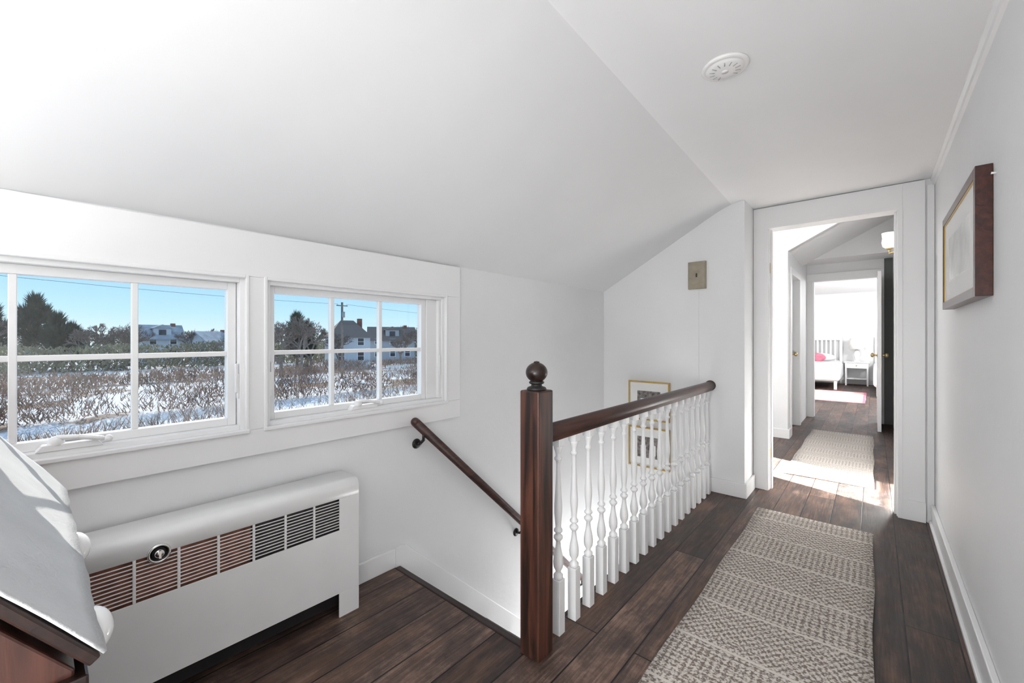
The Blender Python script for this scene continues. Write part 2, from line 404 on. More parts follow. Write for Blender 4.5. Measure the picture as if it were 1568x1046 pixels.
def panel_door(name, w, h, t=0.038, knob=True):
    b=MB(name)
    st=0.11; rails=[(0,0.22),(0.86,1.02),(h-0.13,h)]
    b.box(0,st,-t/2,t/2,0,h,M_TRIM); b.box(w-st,w,-t/2,t/2,0,h,M_TRIM)
    for z0,z1 in rails: b.box(st,w-st,-t/2,t/2,z0,z1,M_TRIM)
    b.box(w/2-0.05,w/2+0.05,-t/2+0.001,t/2-0.001,0.22,h-0.13,M_TRIM)
    b.box(st,w-st,-t/2+0.012,t/2-0.012,0.2,h-0.1,M_TRIM)
    if knob:
        for sgn in (-1,1):
            b.lathe([(0.03,0),(0.03,0.004),(0.012,0.008),(0.012,0.03),(0.026,0.04),(0.030,0.052),(0.022,0.066),(0.002,0.07)],(w-0.06,sgn*t/2,0.98),(0,sgn,0),M_BRASS,16)
    return b.done(0.003,origin=False)
d=panel_door('door_1',0.70,2.06); d.location=(0.055,7.825,0.004); d.rotation_euler=(0,0,math.radians(-90))
d=panel_door('door_2',0.70,1.98); d.location=(-0.86,6.22,0.004); d.rotation_euler=(0,0,math.radians(91.5))

# ------------------------------------------------------------------ windows
def make_window(name, y0, y1, z0, z1, g0, g1, cols, rows, hand=None, glass_x=-1.965):
    b=MB(name)
    xo,xi=-2.06,XW+0.001
    t=0.018
    b.box(xo,xi,y0,y0+t,z0,z1,M_WINP); b.box(xo,xi,y1-t,y1,z0,z1,M_WINP)
    b.box(xo,xi,y0+t,y1-t,z0,z0+t,M_WINP); b.box(xo,xi,y0+t,y1-t,z1-t,z1,M_WINP)
    a0,a1,c0,c1=y0+t,y1-t,z0+t,z1-t
    sw=0.030
    h0,h1=c0+sw,c1-sw
    sx0,sx1=glass_x-0.022,glass_x+0.018
    for p,q in ((a0,g0-sw-0.001),(g1+sw+0.001,a1)):
        if q-p>0.003:
            b.box(sx0-0.01,sx1+0.008,p,q,c0,c1,M_WINP)
    if a1-(g1+sw)>0.04:
        b.box(sx1+0.008,sx1+0.030,a1-0.020,a1,c0,c1,M_WINP)
    b.box(sx0,sx1,g0-sw,g0,c0,c1,M_WINP); b.box(sx0,sx1,g1,g1+sw,c0,c1,M_WINP)
    b.box(sx0,sx1,g0,g1,c0,h0,M_WINP); b.box(sx0,sx1,g0,g1,h1,c1,M_WINP)
    mw=0.009
    for i in range(1,cols):
        y=g0+(g1-g0)*i/cols; b.box(glass_x-0.012,glass_x+0.014,y-mw,y+mw,h0,h1,M_WINP)
    for i in range(1,rows):
        z=h0+(h1-h0)*i/rows; b.box(glass_x-0.011,glass_x+0.013,g0,g1,z-mw,z+mw,M_WINP)
    b.box(glass_x-0.002,glass_x+0.002,g0,g1,h0,h1,M_GLASS)
    if hand is not None:
        yc=hand
        zb=z0+t
        b.prism([(yc-0.075,zb),(yc+0.075,zb),(yc+0.06,zb+0.020),(yc-0.06,zb+0.020)],'X',-1.945,-1.905,M_WINP)
        b.lathe([(0.020,0),(0.018,0.018),(0.011,0.026)],(-1.922,yc-0.03,zb+0.016),(0,0,1),M_WINP,16)
        b.path([(-1.918,yc-0.03,zb+0.040),(-1.90,yc+0.02,zb+0.036),(-1.90,yc+0.075,zb+0.022)],0.008,M_WINP)
        b.ball((-1.90,yc+0.085,zb+0.020),0.012,M_WINP,12,8)
        b.box(-1.944,-1.938,yc-0.03,yc+0.09,zb+0.020,zb+0.026,M_GREYL)
        for yy,sg in ((y0+t,1),(y1-t,-1)):
            b.box(-1.930,-1.914,yy,yy+sg*0.007,0.96,1.06,M_WINP)
            b.box(-1.926,-1.912,yy+sg*0.005,yy+sg*0.014,0.985,1.10,M_PLASTIC)
    return b.done(0.002)
make_window('window_1',W1[0],W1[1],WZ[0],WZ[1],-0.308,0.517,3,2,0.085)
make_window('window_2',W2[0],W2[1],WZ[0],WZ[1],0.690,1.460,3,2,1.09)
make_window('window_3',WA[0],WA[1],WAZ[0],WAZ[1],WA[0]+0.05,WA[1]-0.05,1,2)
b=MB('trim_window_casing')
xc=XW+0.016
b.box(XW,xc,-0.6,1.709,WZ[1]+0.006,KN-0.004,M_TRIM)
b.box(XW,xc,-0.6,1.709,0.727,WZ[0]-0.004,M_TRIM)
b.box(XW,xc,W2[1]+0.005,1.709,WZ[0]-0.004,WZ[1]+0.006,M_TRIM)
b.box(XW,xc,W1[1]+0.004,W2[0]-0.004,WZ[0]-0.004,WZ[1]+0.006,M_TRIM)
b.box(XW,xc,-0.6,W1[0]-0.005,WZ[0]-0.004,WZ[1]+0.006,M_TRIM)
for (y0,y1) in (W1,W2):
    b.box(XW,xc+0.006,y0-0.010,y0+0.002,WZ[0]-0.012,WZ[1]+0.012,M_TRIM); b.box(XW,xc+0.006,y1-0.002,y1+0.010,WZ[0]-0.012,WZ[1]+0.012,M_TRIM)
    b.box(XW,xc+0.0055,y0+0.002,y1-0.002,WZ[1]-0.002,WZ[1]+0.012,M_TRIM); b.box(XW-0.02,xc+0.010,y0-0.012,y1+0.012,WZ[0]-0.014,WZ[0]+0.001,M_TRIM)
b.done(0.003)
b=MB('trim_window_alcove')
for q in ((WA[0]-0.09,WA[0]),(WA[1],WA[1]+0.09)): b.box(XW,xc,q[0],q[1],WAZ[0]-0.09,WAZ[1]+0.09,M_TRIM)
b.box(XW,xc,WA[0],WA[1],WAZ[1],WAZ[1]+0.09,M_TRIM); b.box(XW,xc,WA[0],WA[1],WAZ[0]-0.09,WAZ[0],M_TRIM); b.done(0.003)

# ------------------------------------------------------------------ staircase
b=MB('staircase')
for i in range(1,11):
    z=-0.2*i; y0=YS+0.217*(i-1); y1=min(YS+0.217*i,YE)
    if z-0.03>-2.7 and y0<YE-0.01:
        b.box(XW+0.02,XO-0.005,y0,y1,-2.7,z-0.03,M_TRIM)
        b.box(XW+0.02,XO-0.003,y0-0.0,y1+ (0.02 if y1<YE-0.02 else 0),z-0.03,z,M_FLOOR)
b.done(0.003,origin=False)
b=MB('trim_stair_nosing')
b.box(XW+0.02,XO+0.0,YS-0.012,YS+0.022,-0.03,0.004,M_DWOOD); b.box(XW+0.02,XO,YS,YS+0.01,-0.2,-0.03,M_TRIM); b.done(0.006)

# newel
b=MB('newel_post')
nx0,nx1,ny0,ny1=-1.022,-0.931,1.226,1.318
b.box(nx0,nx1,ny0,ny1,0,1.003,M_NEWEL)
cx,cy=(nx0+nx1)/2,(ny0+ny1)/2
np_=b.done(0.006)
b=MB('finial')
b.lathe([(0.036,0.0),(0.038,0.006),(0.034,0.012),(0.022,0.016),(0.020,0.022),(0.028,0.026),(0.030,0.031),(0.024,0.036),(0.018,0.039)],(cx,cy,1.002),(0,0,1),M_BLACKM,28)
b.ball((cx,cy,1.070),0.042,M_DWOOD,28,18,(1,1,0.92))
b.lathe([(0.012,0),(0.010,0.004),(0.002,0.006)],(cx,cy,1.1075),(0,0,1),M_DWOOD,14)
fo=b.done(); fo.parent=np_; fo.matrix_parent_inverse=Matrix.Translation(-np_.location)

# balustrade
b=MB('stair_railing')
bx=-0.975
prof=[(0.017,0.22),(0.020,0.228),(0.020,0.236),(0.012,0.244),(0.011,0.252),(0.019,0.268),(0.0215,0.288),(0.019,0.31),(0.012,0.345),(0.009,0.372),(0.013,0.378),(0.019,0.386),(0.019,0.394),(0.011,0.40),
      (0.011,0.408),(0.018,0.414),(0.018,0.42),(0.0115,0.428),(0.0125,0.45),(0.0165,0.49),(0.0165,0.52),(0.013,0.57),(0.0095,0.64),(0.0085,0.69),(0.010,0.70),(0.016,0.706),(0.016,0.713),(0.010,0.72),(0.012,0.735),(0.018,0.75),(0.019,0.762)]
NB=18
for i in range(NB):
    y=1.415+i*(3.44-1.415)/(NB-1)
    b.box(bx-0.02,bx+0.02,y-0.02,y+0.02,0,0.22,M_TRIM)
    b.lathe(prof,(bx,y,0),(0,0,1),M_TRIM,16)
    b.box(bx-0.019,bx+0.019,y-0.019,y+0.019,0.762,0.798,M_TRIM)
rp=[(-0.022,0.793),(0.022,0.793),(0.024,0.806),(0.034,0.815),(0.036,0.83),(0.030,0.848),(0.016,0.858),(0,0.861),(-0.016,0.858),(-0.030,0.848),(-0.036,0.83),(-0.034,0.815),(-0.024,0.806)]
b.prism([(bx+p[0],p[1]) for p in rp],'Y',ny1,YE,M_RAIL,True)
b.lathe([(0.040,0),(0.040,0.005),(0.036,0.007)],(bx,YE,0.83),(0,-1,0),M_RAIL,20)
b.done(0.0015,bseg=1)

# wall handrail
b=MB('handrail')
hx=-1.845
P0=Vector((hx,1.345,0.755)); P1=Vector((hx,3.15,0.755-0.926*1.805))
b.tube(P0,P1,0.024,0.024,M_RAIL,18)
b.ball(P0,0.024,M_RAIL,14,10); b.ball(P1,0.024,M_RAIL,14,10)
for t in (0.03,0.5,0.93):
    q=P0.lerp(P1,t)
    w=Vector((XW,q.y,q.z-0.085))
    b.path([q-Vector((0,0,0.02)),Vector((hx,q.y,q.z-0.055)),Vector((hx-0.03,q.y,q.z-0.08)),w],0.008,M_BLACKM)
    b.lathe([(0.028,0),(0.026,0.006),(0.012,0.010)],w,(1,0,0),M_BLACKM,16)
b.done()

# ------------------------------------------------------------------ radiator cabinet
b=MB('radiator_cover')
xf,xb=-1.735,XW+0.02
ya,yb=0.018,0.962
zt=0.583
def arc(cx,cz,r,a0,a1,n=8): return [(cx+r*math.cos(math.radians(a0+(a1-a0)*i/n)),cz+r*math.sin(math.radians(a0+(a1-a0)*i/n))) for i in range(n+1)]
r=0.035
outer=[(xb,zt)]+arc(xf-r,zt-r,r,90,0)+[(xf,0.510)]
inner=[(xf-0.006,0.510)]+arc(xf-r,zt-r,r-0.006,0,90)+[(xb,zt-0.006)]
b.prism(outer+inner,'Y',ya,yb,M_RAD,True)
gz0,gz1=0.375,0.510
b.box(xf-0.006,xf,ya,yb,0.104,gz0,M_RAD)
gy0=0.105; pitch=0.1105; ng=7
gy1=gy0+pitch*ng-0.006
b.box(xf-0.006,xf,ya,gy0,gz0,gz1,M_RAD); b.box(xf-0.006,xf,gy1,yb,gz0,gz1,M_RAD)
for i in range(1,ng): 
    y=gy0+pitch*i; b.box(xf-0.006,xf+0.0005,y-0.006,y+0.002,gz0,gz1,M_RAD)
nl=11
for k in range(1,nl):
    z=gz0+(gz1-gz0)*k/nl
    b.box(xf-0.006,xf-0.0002,gy0,gy1,z-0.0014,z+0.0014,M_RAD)
b.box(xf-0.006,xf,0.872,yb,0,0.104,M_RAD); b.box(xf-0.006,xf,ya,ya+0.09,0,0.104,M_RAD)
b.box(xb,xf-0.006,yb-0.006,yb,0.0,zt-0.03,M_RAD); b.box(xb,xf-0.006,ya,ya+0.006,0,zt-0.03,M_RAD)
b.prism([(p[0]-0.0003,p[1]-0.0003) for p in outer]+[(xb,0.5)],'Y',yb-0.006,yb-0.0003,M_RAD); b.prism([(p[0]-0.0003,p[1]-0.0003) for p in outer]+[(xb,0.5)],'Y',ya+0.0003,ya+0.006,M_RAD)
b.box(xb+0.02,xf-0.02,ya+0.02,0.54,0.2,0.52,M_RUST); b.box(xb+0.02,xf-0.02,0.54,yb-0.02,0.2,0.52,M_FIN)
b.box(xb+0.005,xf-0.05,ya+0.02,yb-0.02,0.03,0.2,M_DARK)
rad=b.done(0.0010,bseg=1)
b=MB('damper_knob')
kc=(xf-0.001,0.273,0.512)
b.lathe([(0.030,0),(0.030,0.006),(0.026,0.010),(0.022,0.006),(0.022,0.002)],kc,(1,0,0),M_CHROME,28)
b.lathe([(0.013,0.002),(0.013,0.012),(0.009,0.016)],kc,(1,0,0),M_CHROME,20)
b.box(kc[0]+0.01,kc[0]+0.02,0.270,0.276,0.50,0.524,M_CHROME)
b.lathe([(0.018,0),(0.018,0.0035)],kc,(1,0,0),M_DARK,20)
k=b.done(); k.parent=rad; k.matrix_parent_inverse=Matrix.Translation(-rad.location)

# ------------------------------------------------------------------ slant-front desk
b=MB('slant_front_desk')
dx0,dx1=-1.70,-0.755
zl=0.795; yl=0.050
ANG=math.radians(53.5)
tn=math.tan(ANG)
ytop=-0.24; ztop=zl+(yl-ytop)*tn
b.prism([(yl-0.012,0.10),(yl-0.012,zl-0.03),(yl-0.012,zl-0.015),(ytop-0.012,ztop-0.015),(-0.50,ztop-0.015),(-0.50,0.10)],'X',dx0+0.012,dx1-0.012,M_RWOOD)
nrm=Vector((0,math.sin(ANG),math.cos(ANG)))
def off(p,d): return (p[0]+nrm.y*d,p[1]+nrm.z*d)
a=(yl,zl-0.012); c=(ytop,ztop-0.012)
b.prism([a,off(a,0.014),off(c,0.014),c],'X',dx0-0.004,dx1+0.004,M_DWOOD)
b.box(dx0-0.006,dx1+0.006,-0.51,ytop+0.02,ztop-0.015,ztop+0.008,M_DWOOD)
b.box(dx0,dx1,-0.50,yl,zl-0.045,zl-0.022,M_DWOOD)
for z0 in (0.14,0.35,0.56): b.box(dx0+0.04,dx1-0.04,yl-0.012,yl,z0,z0+0.18,M_DWOOD)
for xx in (dx0+0.02,dx1-0.08):
    for yy in (-0.49,yl-0.08): b.box(xx,xx+0.06,yy,yy+0.06,0,0.10,M_DWOOD)
b.box(dx1-0.012,dx1-0.004,-0.02,0.03,0.71,0.745,M_BLACKM)
for xk in (-1.255,-0.885):
    b.ball((xk,yl+0.010,zl-0.032),0.032,M_CER,24,16,(1,0.8,1.05))
dk=b.done(0.003)
b=MB('desk_cloth')
nu,nv=40,24
vs=[];fs=[]
L=(Vector((ytop,ztop))-Vector((yl,zl))).length
for j in range(nv+1):
    t=j/nv*(L+0.2)
    for i in range(nu+1):
        x=dx0+0.0+(dx1+0.002-dx0)*i/nu
        R=0.07
        t0=0
        if x-dx0<R: t0=R-math.sqrt(max(0,R*R-(R-(x-dx0))**2))
        tt=t0+ (t)*(1-t0/(L+0.2))
        if tt<=L:
            p=Vector((yl,zl-0.012))+ (Vector((ytop,ztop-0.012))-Vector((yl,zl-0.012))).normalized()*tt
            q=off((p.x,p.y),0.0175+0.0012*math.sin(x*23+tt*9)+0.0008*math.sin(x*61-tt*31))
        else:
            q=(ytop-(tt-L),ztop+0.012)
        vs.append((x,q[0],q[1]))
for j in range(nv):
    for i in range(nu): fs.append((j*(nu+1)+i,j*(nu+1)+i+1,(j+1)*(nu+1)+i+1,(j+1)*(nu+1)+i))
b.add(vs,fs,M_CLOTH,True)
c=b.done(origin=False,fixn=False); 
md=c.modifiers.new('s','SOLIDIFY'); md.thickness=0.004; md.offset=0
c.parent=dk; c.matrix_parent_inverse=Matrix.Translation(-dk.location)

# ------------------------------------------------------------------ rugs
def rug(name,x0,x1,y0,y1,mat,h=0.009):
    b=MB(name); nx,ny=8,60; vs=[];fs=[]
    for j in range(ny+1):
        for i in range(nx+1):
            x=x0+(x1-x0)*i/nx; y=y0+(y1-y0)*j/ny
            if i in (0,nx): x+=0.004*math.sin(y*7+i)
            vs.append((x,y,h+0.0012*math.sin(x*9+y*4)))
    for j in range(ny):
        for i in range(nx): fs.append((j*(nx+1)+i,j*(nx+1)+i+1,(j+1)*(nx+1)+i+1,(j+1)*(nx+1)+i))
    b.add(vs,fs,mat,True); o=b.done(origin=False,fixn=False)
    md=o.modifiers.new('s','SOLIDIFY'); md.thickness=0.007; md.offset=-1
    return o
rug('runner_rug',-0.615,0.0,0.25,3.37,M_RUN)
rug('runner_rug.001',-0.61,0.0,4.40,6.73,M_RUN2)
m,nt,p=new_mat('bedroom_rug_mat')
tc=nt.nodes.new('ShaderNodeTexCoord'); vo=nt.nodes.new('ShaderNodeTexVoronoi'); vo.inputs['Scale'].default_value=3.2; lk(nt,tc.outputs['Object'],vo.inputs['Vector'])
r_=nt.nodes.new('ShaderNodeValToRGB'); r_.color_ramp.elements[0].color=(0.66,0.40,0.36,1); r_.color_ramp.elements[0].position=0.15; r_.color_ramp.elements[1].color=(0.8,0.74,0.66,1); r_.color_ramp.elements[1].position=0.28
lk(nt,vo.outputs['Distance'],r_.inputs['Fac']); lk(nt,r_.outputs[0],p.inputs['Base Color']); p.inputs['Roughness'].default_value=0.95
rug('bedroom_rug',-1.3,-0.12,10.0,12.0,m)
b=MB('rug_border'); M_RB=M_PINK
br_=[(-1.3,-1.26,10.0,12.0),(-0.16,-0.12,10.0,12.0),(-1.26,-0.16,10.0,10.05),(-1.26,-0.16,11.95,12.0)]
for q in br_: b.box(q[0],q[1],q[2],q[3],0.009,0.013,M_RB)
o=b.done(); o.parent=bpy.data.objects['bedroom_rug']

# ------------------------------------------------------------------ wall things
b=MB('framed_picture')
y0,y1,z0,z1=2.09,2.97,1.342,1.782
xa,xz=XR-0.042,XR-0.001
fw=0.034
b.box(xa,xz,y0,y0+fw,z0,z1,M_FRAMEW); b.box(xa,xz,y1-fw,y1,z0,z1,M_FRAMEW); b.box(xa,xz,y0+fw,y1-fw,z0,z0+fw,M_FRAMEW); b.box(xa,xz,y0+fw,y1-fw,z1-fw,z1,M_FRAMEW)
g=0.003
for q in ((y0+fw,y0+fw+g,z0+fw,z1-fw),(y1-fw-g,y1-fw,z0+fw,z1-fw),(y0+fw+g,y1-fw-g,z0+fw,z0+fw+g),(y0+fw+g,y1-fw-g,z1-fw-g,z1-fw)):
    b.box(xa+0.003,xz,q[0],q[1],q[2],q[3],M_GOLD)
b.box(xa+0.008,xz,y0+fw,y1-fw,z0+fw,z1-fw,M_MAT)
M_WC=simple('watercolour_print',(0.66,0.67,0.65),0.25,noise=0.25,nscale=5)
b.box(xa+0.007,xz,y0+0.16,y1-0.16,z0+0.12,z1-0.12,M_WC)
b.done(0.002)
b=MB('nail'); b.tube((XR,2.045,1.735),(XR-0.012,2.045,1.737),0.003,0.004,M_PLASTIC,8); b.done()

def gold_pic(name,x0,x1,z0,z1):
    b=MB(name); f=0.013; ya=YE-0.022
    b.box(x0,x0+f,ya,YE,z0,z1,M_GOLD); b.box(x1-f,x1,ya,YE,z0,z1,M_GOLD); b.box(x0+f,x1-f,ya,YE,z0,z0+f,M_GOLD); b.box(x0+f,x1-f,ya,YE,z1-f,z1,M_GOLD)
    b.box(x0+f,x1-f,ya+0.008,YE,z0+f,z1-f,M_MAT)
    b.box(x0+0.080,x1-0.080,ya+0.006,YE,z0+0.085,z1-0.085,M_ART)
    b.box(x0+0.11,x0+0.16,ya+0.005,YE,z0+0.11,z0+0.19,M_MAT); b.box(x1-0.16,x1-0.12,ya+0.005,YE,z0+0.11,z0+0.20,M_MAT)
    b.done(0.002)
gold_pic('framed_art_print',-1.655,-1.29,0.49,0.828)
gold_pic('framed_art_print.001',-1.655,-1.29,0.08,0.43)

b=MB('thermostat')
b.box(-1.14,-1.004,YE-0.022,YE,1.596,1.815,M_THERM)
b.box(-1.135,-1.009,YE-0.026,YE-0.02,1.601,1.81,M_THERM)
b.box(-1.076,-1.068,YE-0.034,YE-0.024,1.69,1.72,M_BLACKM)
for z in (1.625,1.785): b.lathe([(0.005,0),(0.004,0.003)],(-1.072,YE-0.026,z),(0,-1,0),M_BRASS,10)
b.box(-1.067,-1.061,YE-0.003,YE,0.86,1.597,M_WALL)
b.done(0.0015)

b=MB('smoke_detector')
c=(-0.431,1.743,ZC)
b.lathe([(0.082,0),(0.082,0.006),(0.078,0.010),(0.070,0.011),(0.067,0.009),(0.064,0.013),(0.056,0.018),(0.03,0.020),(0.001,0.020)],c,(0,0,-1),M_PLASTIC,40)
for i in range(14):
    a=2*math.pi*i/14
    if i in (3,4): continue
    p0=Vector((c[0]+0.036*math.cos(a),c[1]+0.036*math.sin(a),ZC-0.0195)); p1=Vector((c[0]+0.054*math.cos(a),c[1]+0.054*math.sin(a),ZC-0.0180))
    b.tube(p0,p1,0.0018,0.0018,M_GREYL,6)
b.lathe([(0.012,0),(0.012,0.003)],(c[0]+0.0,c[1],ZC-0.019),(0,0,-1),M_PLASTIC,16)
b.done()

M_SC=emis('sconce_glass',(1.0,0.95,0.88),0.8)
b=MB('wall_sconce')
sx,sy,sz=0.115,5.5,2.08
b.lathe([(0.045,0),(0.045,0.01),(0.02,0.018)],(0.20,sy,sz-0.02),(-1,0,0),M_BRASS,20)
b.path([(0.20,sy,sz-0.02),(sx,sy,sz-0.05),(sx,sy,sz)],0.007,M_BRASS)
b.lathe([(0.02,0),(0.03,0.01),(0.022,0.02)],(sx,sy,sz-0.01),(0,0,1),M_BRASS,16)
b.lathe([(0.025,0),(0.05,0.02),(0.058,0.06),(0.052,0.10),(0.058,0.15),(0.052,0.15),(0.046,0.10),(0.05,0.06),(0.02,0.02)],(sx,sy,sz),(0,0,1),M_SC,24)
b.done()

# ------------------------------------------------------------------ bedroom
def bed(name,x0,x1,y0,y1,pillow):
    b=MB(name)
    b.box(x0,x0+0.06,y1-0.06,y1,0,1.15,M_TRIM); b.box(x1-0.06,x1,y1-0.06,y1,0,1.15,M_TRIM)
    b.box(x0,x1,y1-0.06,y1,1.15,1.25,M_TRIM); b.box(x0+0.06,x1-0.06,y1-0.05,y1-0.01,0.55,0.62,M_TRIM)
    n=9
    for i in range(1,n):
        x=x0+0.06+(x1-x0-0.12)*i/n; b.box(x-0.02,x+0.02,y1-0.045,y1-0.02,0.5,1.16,M_TRIM)
    b.box(x0+0.02,x1-0.02,y0+0.03,y1-0.06,0.25,0.34,M_TRIM)
    for xx in (x0+0.02,x1-0.08): b.box(xx,xx+0.06,y0+0.03,y0+0.09,0,0.25,M_TRIM)
    o=b.done(0.008)
    b=MB('bedding'); b.box(x0-0.03,x1+0.03,y0,y1-0.07,0.18,0.60,M_BED); q=b.done(0.08,bseg=4); q.parent=o; q.matrix_parent_inverse=Matrix.Translation(-o.location)
    b=MB('pillow'); b.ball(((x0+x1)/2,y1-0.3,0.70),0.36,M_BED,24,14,(1,0.55,0.32)); b.ball(((x0+x1)/2-0.05,y1-0.55,0.70),0.22,pillow,24,14,(1,0.4,0.55))
    q=b.done(); q.parent=o; q.matrix_parent_inverse=Matrix.Translation(-o.location)
bed('bed',-1.6,-0.63,12.3,14.17,M_PINK)
bed('bed.001',0.02,1.0,11.4,14.17,M_PINKL)
b=MB('nightstand')
x0,x1,y0,y1=-0.56,-0.10,13.72,14.15
for xx in (x0,x1-0.035):
    for yy in (y0,y1-0.035): b.box(xx,xx+0.035,yy,yy+0.035,0,0.58,M_TRIM)
b.box(x0-0.02,x1+0.02,y0-0.02,y1,0.58,0.605,M_TRIM); b.box(x0+0.01,x1-0.01,y0+0.005,y1-0.01,0.44,0.58,M_TRIM); b.box(x0+0.001,x1-0.001,y0+0.001,y1-0.001,0.16,0.18,M_TRIM)
b.lathe([(0.012,0),(0.015,0.02),(0.002,0.025)],(-0.33,y0+0.005,0.51),(0,-1,0),M_BRASS,12)
b.done(0.004)
b=MB('table_lamp')
b.lathe([(0.07,0),(0.07,0.015),(0.03,0.03),(0.05,0.10),(0.07,0.18),(0.05,0.26),(0.015,0.32),(0.012,0.38)],(-0.33,13.93,0.605),(0,0,1),M_CER,24)
b.lathe([(0.17,0.32),(0.14,0.60),(0.137,0.60),(0.167,0.32)],(-0.33,13.93,0.605),(0,0,1),M_SHADE,28)
b.done()

# ------------------------------------------------------------------ outdoors
GZ=-3.0
m,nt,p=new_mat('snowy_ground')
tc=nt.nodes.new('ShaderNodeTexCoord'); n1=nt.nodes.new('ShaderNodeTexNoise'); n1.inputs['Scale'].default_value=0.22; n1.inputs['Detail'].default_value=7; n1.inputs['Roughness'].default_value=0.62
lk(nt,tc.outputs['Object'],n1.inputs['Vector'])
r_=nt.nodes.new('ShaderNodeValToRGB'); e=r_.color_ramp.elements
e[0].position=0.42; e[0].color=(0.26,0.19,0.14,1); e[1].position=0.48; e[1].color=(0.74,0.75,0.78,1)
lk(nt,n1.outputs['Fac'],r_.inputs['Fac']); lk(nt,r_.outputs[0],p.inputs['Base Color']); p.inputs['Roughness'].default_value=0.9
b=MB('ground_snow'); b.box(-260,-2.3,-150,220,GZ-0.5,GZ,m); b.done(origin=False)

M_TWIG=simple('hedge_twigs',(0.38,0.26,0.19),0.9,noise=0.5,nscale=0.8)
M_TWIG2=simple('thicket_twigs',(0.32,0.28,0.18),0.9,noise=0.5,nscale=0.15)
M_EVER=simple('evergreen_needles',(0.06,0.075,0.05),0.9,noise=0.5,nscale=1)
M_BARK=simple('bark',(0.24,0.19,0.16),0.9,noise=0.3,nscale=5)

def hedge(name,x,y0,y1,w,h0,h1,count,mat,tw=0.03,seed=1,cover=1.0,lean=0.5,base=0.35,fl=1.0):
    R=random.Random(seed); vs=[];fs=[]
    for i in range(count):
        y=R.uniform(y0,y1); xx=x+R.uniform(-w/2,w/2)
        dens=0.5+0.5*math.sin(y*0.75*fl+seed*2)*math.sin(y*0.31*fl+seed)
        if R.random()>cover*(base+dens): continue
        hh=h0+(h1-h0)*(0.5+0.5*math.sin(y*0.35+seed)*math.sin(y*0.13+2))
        L=R.uniform(0.25,0.7)
        zb=GZ+max(0,hh-L*0.8)*R.uniform(0.0,1.0)
        dirv=Vector((R.gauss(0,lean),R.gauss(0,lean),0.8)).normalized()
        p0=Vector((xx,y,zb)); p1=p0+dirv*L
        s=Vector((R.uniform(-1,1),R.uniform(-1,1),R.uniform(-.4,.4))).normalized()*tw*R.uniform(0.5,1.3)
        k=len(vs); vs+= [p0-s,p0+s,p1]; fs.append((k,k+1,k+2))
    b=MB(name); b.add(vs,fs,mat); return b.done(origin=False,fixn=False)
hedge('hedge_row',-31,-20,50,1.6,1.9,2.5,34000,M_TWIG,0.032,1,0.9,base=0.3)
hedge('hedge_row.001',-22.5,-14,22,1.4,0.9,1.7,16000,M_TWIG,0.018,5,0.8,base=0.1)
hedge('hedge_row.002',-52,-25,75,3.0,1.0,1.8,18000,M_TWIG,0.06,2)
hedge('treeline_thicket',-120,-80,170,12,4.6,6.2,32000,M_TWIG2,0.25,3,2)
hedge('treeline_thicket.001',-76,-40,120,8,3.2,4.1,36000,M_TWIG2,0.16,4,2)

def bare_tree(name,x,y,h,seed):
    R=random.Random(seed); vs=[];fs=[]
    def seg(p0,p1,r0,r1):
        d=(p1-p0).normalized(); u=d.orthogonal().normalized(); w=d.cross(u); k=len(vs)
        for p,r in ((p0,r0),(p1,r1)):
            for i in range(3):
                a=i*2.0944; vs.append(p+(u*math.cos(a)+w*math.sin(a))*r)
        for i in range(3):
            j=(i+1)%3; fs.append((k+i,k+j,k+3+j,k+3+i))
    def grow(p,d,L,r,lv):
        q=p+d*L; seg(p,q,r,r*0.7)
        if lv==0: return
        for i in range(3 if lv>1 else 4):
            nd=(d+Vector((R.gauss(0,0.5),R.gauss(0,0.5),R.gauss(0.08,0.3)))).normalized()
            grow(p.lerp(q,R.uniform(0.6,1.0)),nd,L*R.uniform(0.6,0.85),r*0.70,lv-1)
    grow(Vector((x,y,GZ)),Vector((0,0,1)),h*0.26,h*0.026,6)
    b=MB(name); b.add(vs,fs,M_BARK); return b.done(fixn=False)
trees=[(-84,7.6,8.6,1),(-95,12,9.2,2),(-82,5.8,8.2,3),(-86,9.8,8.8,4),(-66,22,7.4,5),(-60,16.4,7.2,9),(-50,18.4,8.8,6),(-50,20.6,8.6,7),(-75,47,8.5,8),(-64,48,8.5,10),(-88,-3,9,11),(-70,60,8.5,12),(-66,20,8.4,13),(-105,24,9.5,14),(-58,29,7.0,15),(-92,18.5,8,16),(-60,26,7.8,17),(-56,38,7.8,18)]
for i,(x,y,h,s) in enumerate(trees): bare_tree('bare_tree' if i==0 else 'bare_tree.%03d'%i,x,y,h,s)

def evergreen(name,x,y,h,w,seed):
    R=random.Random(seed); vs=[];fs=[]
    lobes=[(R.uniform(-w*0.4,w*0.4),R.uniform(-w*0.4,w*0.4),R.uniform(0.35,0.75)*h,R.uniform(0.35,0.55)*w) for _ in range(7)]
    lobes+=[(0,0,h*0.35,w*0.7),(0,0,h*0.86,w*0.28)]
    for i in range(5500):
        lx,ly,lz,lr=R.choice(lobes)
        v=Vector((R.gauss(0,1),R.gauss(0,1),R.gauss(0,1))).normalized()*lr*(R.random()**0.33)
        p=Vector((x+lx+v.x,y+ly+v.y,GZ+min(h,max(0.2,lz+v.z*1.4))))
        o=(v.normalized()+Vector((0,0,0.8)))*R.uniform(0.2,0.8)
        s=v.orthogonal().normalized()*0.09
        k=len(vs); vs+=[p-s,p+s,p+o]; fs.append((k,k+1,k+2))
    b=MB(name); b.add(vs,fs,M_EVER); b.tube((x,y,GZ),(x,y,GZ+h*0.8),0.2,0.05,M_BARK,6); return b.done(fixn=False)
